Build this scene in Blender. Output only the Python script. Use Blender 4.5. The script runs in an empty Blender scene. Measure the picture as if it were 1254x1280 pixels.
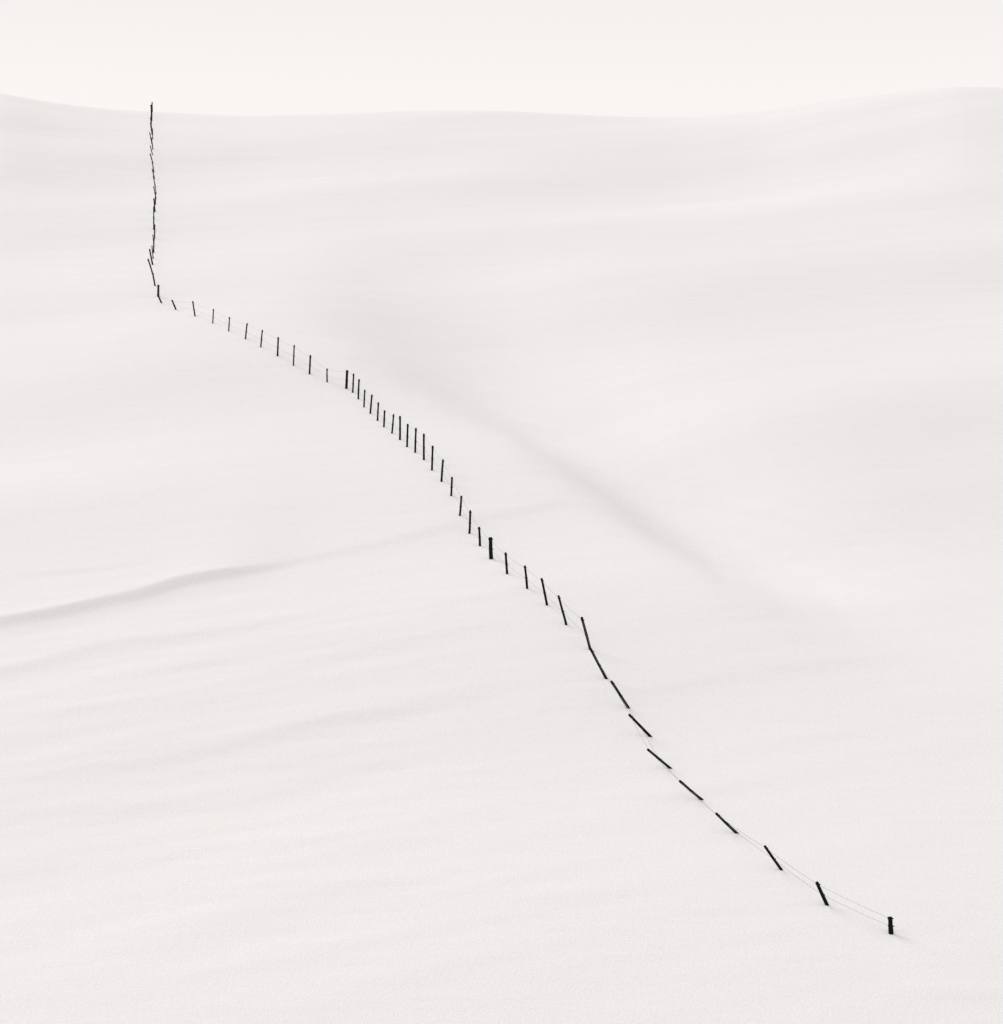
import bpy, math, numpy as np, random
from mathutils import Vector
random.seed(4)
rng=np.random.RandomState(7)
# ---------------- noise ----------------
PERM=rng.permutation(512); ANG=rng.rand(512)*2*np.pi
def perlin(x,y,seed=0):
    xi=np.floor(x).astype(int); yi=np.floor(y).astype(int)
    xf=x-xi; yf=y-yi
    def g(ix,iy,dx,dy):
        h=PERM[(PERM[(ix+seed*31)&511]+iy)&511]
        return np.cos(ANG[h])*dx+np.sin(ANG[h])*dy
    u=xf**3*(xf*(xf*6-15)+10); v=yf**3*(yf*(yf*6-15)+10)
    a=g(xi,yi,xf,yf); b=g(xi+1,yi,xf-1,yf); c=g(xi,yi+1,xf,yf-1); d=g(xi+1,yi+1,xf-1,yf-1)
    return (a*(1-u)+b*u)*(1-v)+(c*(1-u)+d*u)*v
def sstep(e0,e1,x):
    t=np.clip((x-e0)/(e1-e0),0,1); return t*t*t*(t*(t*6-15)+10)
def pl(x,xs,ys,w=2.0):
    r=0
    for o,k in ((-1.5,.1),(-.75,.2),(0,.4),(.75,.2),(1.5,.1)): r=r+k*np.interp(x+o*w,xs,ys)
    return r
def ang(x,y,deg,lx,ly,seed):
    c,s=math.cos(math.radians(deg)),math.sin(math.radians(deg))
    return perlin((x*c+y*s)/lx,(-x*s+y*c)/ly,seed)
# short wind-cut drift lips: x, y, half length, trend, height (m)
DRIFTS=[(-23.6,132.8,4,.35,.07),(-16.8,117.6,4,.40,.08),(-19,113.0,6,.35,.10),(-6.4,112.0,5,.45,.08),(-17.4,105.9,4.5,.40,.09),
        (-10.3,102.8,4,.50,.07),(-17,101.4,5,.15,.08),(-9.4,97.6,4,.10,.07),(-2.2,100.3,4,.25,.05),(-12,109,5,.42,.07),
        (-14,123.5,5,.45,.06),(-5,121.5,5,.50,.05),(-21,109.5,4,.30,.08),(-3,107,4,.45,.05),(-20,95,5,.12,.06),(-8,93,5,.1,.04),
        (8,116,4,.35,.05),(13.5,109.5,3.5,.3,.06),(15,119,4,.3,.04),(9,103.5,4,.3,.04),(0,92,5,.12,.03),(15.8,84.4,2,.0,.07),(-1,128,5,.5,.04)]
def height(x,y):
    x=np.asarray(x,float); y=np.asarray(y,float)
    z=0.28*y-40.4
    d=np.maximum(y-330,0); z=z-np.minimum(.00166*d*d,1e9)*(d<200)-(d>=200)*(66.4+.664*(d-200))
    rr=x/np.maximum(y,60)*352
    lift=pl(rr,[-73,-66,-55,-38,0,26,38,53,67,73,110],[3.6,2.0,.6,0,.5,-.2,.4,2.6,4.4,4.2,3.4],3)
    z=z+lift*sstep(230,345,y)
    vis=sstep(60,85,y)
    # shoulder + hollow behind it
    yc=pl(x,[-60,-25,-11.9,-6.3,.7,6.75,12.3,18,25.6,60],[235,206,192,179,169,153,136,128,123,112],4)
    s=y-yc
    A=3.1*sstep(-22,4,x)*(1-.5*sstep(6,26,x))
    z=z-A*sstep(-15,15,s)*np.exp(-(np.maximum(s-5,0)/44)**2)
    # broad swells on far hill
    z=z+1.2*np.exp(-((x-48)/34)**2-((y-235)/22)**2)*vis
    z=z-1.4*np.exp(-((x-30)/32)**2-((y-285)/24)**2)
    z=z+.9*np.exp(-((x+28)/16)**2-((y-190)/16)**2)
    z=z+1.2*ang(x,y,20,45,28,3)*vis
    z=z+.15*ang(x,y,30,22,12,5)*vis
    # drift lips
    q0=.7*ang(x,y,0,5,9,11)
    def lip(yl,B,up,dn):
        q=y-yl+q0
        return B*np.where(q>0,np.exp(-np.maximum(q,0)/up),np.exp(-(np.minimum(q,0)/dn)**2))
    yl=pl(x,[-60,-25.8,-19.4,-17.2,-12.7,-3.1,3.6,10.6,20],[113,124.4,128.3,130.8,133.8,141.8,147.8,145,143],.7)
    B=.24*sstep(-60,-19,x)*(1-sstep(-17,-10,x))+.06*(1-sstep(5,12,x))*sstep(-20,-12,x)
    z=z+lip(yl,B*1.1,8,.5+.06*np.clip(x+14,0,15))+lip(yl+.6,B*.7,9,2.2)
    yl2=pl(x,[-60,-24.5,-20,-12,-5],[103,118,121.3,124.5,126],1)
    z=z+lip(yl2,.15*(1-sstep(-24,-12,x)),5,1.2)
    for (x0,y0,hl,sl,b) in DRIFTS:
        u=(x-x0)/hl
        z=z+lip(y0+sl*(x-x0)+.25*u*u,.95*b*np.exp(-u*u),4.5,.9)
    m=(1-sstep(-8,12,x+.15*(y-100)))*sstep(80,92,y)*(1-sstep(118,140,y))
    z=z+(.08*ang(x,y,27,11,2.8,21)+.03*ang(x,y,24,6,1.2,22))*(.3+.6*m)*vis*(1-.8*sstep(150,190,y))
    z=z+(.19*ang(x,y,-50,14,1.3,25))*np.exp(-((s-14)/14)**2)*sstep(-20,-10,x)
    z=z+.05*ang(x,y,8,9,3,31)*vis*sstep(150,200,y)
    # hill on this side of the valley, that the view is taken from
    near=-1.7-.5*np.maximum(y,0)-.02*np.abs(x)*np.clip(np.abs(x)/200,0,1)
    k=6.0
    h=np.clip(.5+.5*(z-near)/k,0,1)
    z=near*(1-h)+z*h+k*h*(1-h)
    return np.maximum(z,-75+.5*perlin(x/60,y/60,40))

# ---------------- terrain mesh ----------------
def axis(parts):
    out=[]
    for a,b,st in parts:
        n=max(1,int(round((b-a)/st))); out+=list(np.linspace(a,b,n,endpoint=False))
    out.append(parts[-1][1]); return np.array(out)
xs=axis([(-3000,-400,200),(-400,-100,20),(-100,-60,1),(-60,60,.42),(60,100,1),(100,400,20),(400,3000,200)])
ys=axis([(-3000,-200,200),(-200,-20,15),(-20,76,3),(76,165,.2),(165,390,.6),(390,560,6),(560,3000,120)])
X,Y=np.meshgrid(xs,ys); Z=height(X,Y)
nx,ny=len(xs),len(ys)
co=np.stack([X.ravel(),Y.ravel(),Z.ravel()],1)
i=np.arange(ny-1)[:,None]*nx+np.arange(nx-1)[None,:]
f=np.stack([i,i+1,i+1+nx,i+nx],-1).reshape(-1,4)
me=bpy.data.meshes.new("snow_hill"); me.vertices.add(len(co)); me.vertices.foreach_set("co",co.ravel())
me.loops.add(f.size); me.loops.foreach_set("vertex_index",f.ravel().astype(np.int32))
me.polygons.add(len(f)); me.polygons.foreach_set("loop_start",(np.arange(len(f))*4).astype(np.int32))
me.polygons.foreach_set("loop_total",np.full(len(f),4,np.int32))
me.polygons.foreach_set("use_smooth",np.ones(len(f),bool)); me.update(); me.validate()
hill=bpy.data.objects.new("snow_hill",me); bpy.context.collection.objects.link(hill)

def newmat(name):
    m=bpy.data.materials.new(name); m.use_nodes=True; return m,m.node_tree.nodes,m.node_tree.links,m.node_tree.nodes["Principled BSDF"]
m,N,L,P=newmat("snow")
P.inputs["Roughness"].default_value=.95; P.inputs["Specular IOR Level"].default_value=.1
geo=N.new("ShaderNodeNewGeometry")
def noise(scale,detail,vec=None):
    n=N.new("ShaderNodeTexNoise"); n.inputs["Scale"].default_value=scale; n.inputs["Detail"].default_value=detail
    L.new(vec or geo.outputs["Position"],n.inputs["Vector"]); return n
mp=N.new("ShaderNodeMapping"); mp.inputs["Rotation"].default_value=(0,0,math.radians(-25)); mp.inputs["Scale"].default_value=(.25,1.2,1)
L.new(geo.outputs["Position"],mp.inputs["Vector"])
n1=noise(.8,3,mp.outputs["Vector"]); n2=noise(11.0,2)
b1=N.new("ShaderNodeBump"); b1.inputs["Strength"].default_value=1; b1.inputs["Distance"].default_value=.035
b2=N.new("ShaderNodeBump"); b2.inputs["Strength"].default_value=1; b2.inputs["Distance"].default_value=.02
L.new(n1.outputs["Fac"],b1.inputs["Height"]); L.new(n2.outputs["Fac"],b2.inputs["Height"])
L.new(b1.outputs["Normal"],b2.inputs["Normal"]); L.new(b2.outputs["Normal"],P.inputs["Normal"])
n3=noise(18,1); cr=N.new("ShaderNodeValToRGB")
cr.color_ramp.elements[0].position=.3; cr.color_ramp.elements[0].color=(.86,.848,.848,1)
cr.color_ramp.elements[1].position=.7; cr.color_ramp.elements[1].color=(.94,.928,.928,1)
L.new(n3.outputs["Fac"],cr.inputs["Fac"]); L.new(cr.outputs["Color"],P.inputs["Base Color"])
me.materials.append(m)

mw,N,L,P=newmat("weathered_wood"); P.inputs["Roughness"].default_value=.9; P.inputs["Specular IOR Level"].default_value=.05
tc=N.new("ShaderNodeTexCoord"); mpp=N.new("ShaderNodeMapping"); mpp.inputs["Scale"].default_value=(30,30,3); L.new(tc.outputs["Object"],mpp.inputs["Vector"])
nn=N.new("ShaderNodeTexNoise"); nn.inputs["Detail"].default_value=5; L.new(mpp.outputs["Vector"],nn.inputs["Vector"])
c2=N.new("ShaderNodeValToRGB"); c2.color_ramp.elements[0].color=(.004,.0038,.0035,1); c2.color_ramp.elements[1].color=(.018,.016,.015,1)
L.new(nn.outputs["Fac"],c2.inputs["Fac"]); L.new(c2.outputs["Color"],P.inputs["Base Color"])
mi,N,L,P=newmat("rusty_wire"); P.inputs["Base Color"].default_value=(.2,.19,.18,1); P.inputs["Roughness"].default_value=.7

# ---------------- fence ----------------
# ground x, ground y, sideways lean at the top, height above the snow, radius (metres)
posts=[(14.25,88.45,-.03,.61,.088),(12.25,90.95,-.39,.87,.068),(10.92,94.3,-.66,.94,.056),(9.56,98.25,-.85,.81,.059),(8.44,102.0,-.94,.81,.059),
(7.38,105.65,-1.01,.84,.058),(6.74,109.45,-.98,1.01,.063),(5.93,112.8,-.82,1.27,.065),(5.04,116.2,-.77,1.46,.067),(4.41,119.95,-.44,1.63,.069),
(3.31,123.35,-.41,1.51,.061),(2.38,126.3,-.29,1.42,.063),(1.37,128.95,-.13,1.24,.064),(.31,131.9,-.09,1.18,.065),(-.58,135.05,-.04,1.21,.112),
(-1.23,137.8,-.05,1.09,.068),(-1.86,140.25,.05,1.35,.065),(-2.47,143.4,.09,1.19,.062),(-3.07,147.5,.05,1.17,.063),(-3.74,150.6,.10,1.39,.065),
(-4.41,153.2,.05,1.57,.066),(-5,155.7,0,1.70,.067),(-5.63,157.65,.05,1.62,.065),(-6.22,159.2,.05,1.53,.066),(-6.77,161.15,0,1.60,.067),
(-7.39,163.05,.11,1.30,.059),(-8.02,164.85,.05,1.15,.063),(-8.55,166.7,.06,1.27,.061),(-9.15,168.65,.11,1.34,.064),(-9.7,170.5,.06,1.24,.056),
(-10.23,172.7,.06,1.43,.063),(-10.74,174.5,.06,1.39,.058),(-11.27,175.6,.06,1.34,.093),(-12.78,177.2,0,1.0,.053),(-14.23,179.2,.06,1.42,.068),
(-15.61,181.4,.06,1.56,.054),(-17.05,184,.06,1.46,.067),(-18.6,186.8,.12,1.36,.056),(-20.09,189.7,.13,1.26,.057),(-21.76,192.85,.06,1.15,.051),
(-23.44,196.25,.06,1.17,.049),(-25.33,199.85,-.2,1.26,.06),(-27.44,203.75,-.34,.81,.067),(-29.1,206.9,-.34,.75,.069),(-29.79,209.85,0,1.04,.097),
(-30.75,214.6,-.21,1.14,.071),(-31.92,221.25,-.44,1.39,.073),(-32.78,227.25,-.3,1.5,.075)]
# the straight run up to the ridge
yy=231.5
while yy<368:
    x=float(np.interp(yy,[230,252,274,297,325,352,370],[-33.1,-36.2,-39.1,-42.8,-47.0,-50.9,-53.5]))+random.uniform(-.07,.07)
    lean=(-.26 if 265<yy<312 else -.05)+random.uniform(-.10,.10)
    posts.append((x,yy,lean,random.uniform(1.1,1.5),random.uniform(.045,.075) if yy<345 else .085)); yy+=random.uniform(4.2,5.6)
root=bpy.data.objects.new("wire_fence",None); bpy.context.collection.objects.link(root)
def mesh_obj(name,V,F,mat,smooth=True):
    me=bpy.data.meshes.new(name); me.from_pydata(V,[],F); me.update()
    for p in me.polygons: p.use_smooth=smooth
    me.materials.append(mat); o=bpy.data.objects.new(name,me); bpy.context.collection.objects.link(o); o.parent=root; return o
def tube(V,F,pts,rads,n=8,cap=True,jit=0):
    base=len(V)
    for k,(p,r) in enumerate(zip(pts,rads)):
        d=(pts[min(k+1,len(pts)-1)]-pts[max(k-1,0)]).normalized()
        a=d.orthogonal().normalized(); b=d.cross(a)
        for j in range(n):
            th=2*math.pi*j/n; V.append(tuple(p+(a*math.cos(th)+b*math.sin(th))*r*(1+random.uniform(-jit,jit))))
    for k in range(len(pts)-1):
        for j in range(n):
            F.append((base+k*n+j,base+k*n+(j+1)%n,base+(k+1)*n+(j+1)%n,base+(k+1)*n+j))
    if cap:
        F.append(tuple(base+j for j in range(n))[::-1]); F.append(tuple(base+(len(pts)-1)*n+j for j in range(n)))
ends=[]
for idx,(x,y,dx,dz,r) in enumerate(posts):
    g=Vector((x,y,float(height(x,y)))); top=Vector((dx,random.uniform(-.06,.06),dz)); V=[];F=[]
    bend=Vector((random.uniform(-.012,.012),0,0))
    pts=[g+top*s+bend*math.sin(3.1*max(s,0)) for s in (-.35,0,.25,.5,.75,.97,1.0)]
    tube(V,F,pts,[r*1.08,r*1.06,r*1.0,r*.97,r*.95,r*.95,r*.75],9,True,.07)
    side=Vector((r*.9,-r*.5,0))
    for s in (.9,.45):
        c=g+top*s
        tube(V,F,[c-side*1.1,c+side*1.4],[.03,.026],6)
    mesh_obj("fence_post_%d"%(idx+1),V,F,mw); ends.append((g,top))
V=[];F=[]
for (g0,t0),(g1,t1) in zip(ends[:-1],ends[1:]):
    for s in (.9,.45):
        a=g0+t0*s; b=g1+t1*s; Ln=(b-a).length; sag=.012*Ln
        n=8; pts=[a.lerp(b,q/n)-Vector((0,0,sag*4*(q/n)*(1-q/n))) for q in range(n+1)]
        tube(V,F,pts,[.0042]*(n+1),4,False)
        nb=int(Ln/.28)
        if a.y<150:
            for q in range(1,nb):
                u=q/nb; c=a.lerp(b,u)-Vector((0,0,sag*4*u*(1-u)))
                tube(V,F,[c-Vector((.0,.01,.018)),c+Vector((.005,.01,.018))],[.0045,.0045],3,False)
mesh_obj("barbed_wires",V,F,mi,False)

# ---------------- light ----------------
sd=Vector((-.55,.62,.54)).normalized()
w=bpy.data.worlds.new("World"); bpy.context.scene.world=w; w.use_nodes=True; N=w.node_tree.nodes; L=w.node_tree.links
bg=N["Background"]; tcw=N.new("ShaderNodeTexCoord"); sx=N.new("ShaderNodeSeparateXYZ"); L.new(tcw.outputs["Generated"],sx.inputs[0])
r=N.new("ShaderNodeValToRGB"); e=r.color_ramp.elements
e[0].position=0; e[0].color=(.91,.88,.865,1); e[1].position=1; e[1].color=(.64,.628,.62,1)
for p,c in ((.10,(.922,.89,.874)),(.17,(.928,.896,.88)),(.215,(.875,.846,.832)),(.45,(.76,.74,.73))):
    q=e.new(p); q.color=(*c,1)
L.new(sx.outputs["Z"],r.inputs["Fac"])
sky=N.new("ShaderNodeTexSky"); sky.sky_type='NISHITA'; sky.sun_disc=False
sky.sun_elevation=math.asin(sd.z); sky.sun_rotation=math.atan2(sd.x,sd.y)
bw=N.new("ShaderNodeRGBToBW"); L.new(sky.outputs[0],bw.inputs[0])
ml=N.new("ShaderNodeMath"); ml.operation='MULTIPLY'; ml.inputs[1].default_value=.003; L.new(bw.outputs[0],ml.inputs[0])
mx=N.new("ShaderNodeMix"); mx.data_type='RGBA'; mx.blend_type='ADD'; mx.inputs[0].default_value=1
L.new(r.outputs[0],mx.inputs[6]); L.new(ml.outputs[0],mx.inputs[7]); L.new(mx.outputs[2],bg.inputs[0]); bg.inputs[1].default_value=1
sl=bpy.data.lights.new("sun","SUN"); sl.energy=1.88; sl.angle=math.radians(30); sl.color=(1,.975,.96)
so=bpy.data.objects.new("sun",sl); bpy.context.collection.objects.link(so); so.rotation_euler=sd.to_track_quat('Z','Y').to_euler()

cam=bpy.data.cameras.new("camera"); cam.lens=85; cam.sensor_width=36; cam.clip_end=8000
co_=bpy.data.objects.new("camera",cam); bpy.context.collection.objects.link(co_); co_.rotation_euler=(math.radians(90),0,0); bpy.context.scene.camera=co_
s=bpy.context.scene; s.view_settings.view_transform='Standard'; s.view_settings.look='None'; s.view_settings.exposure=0
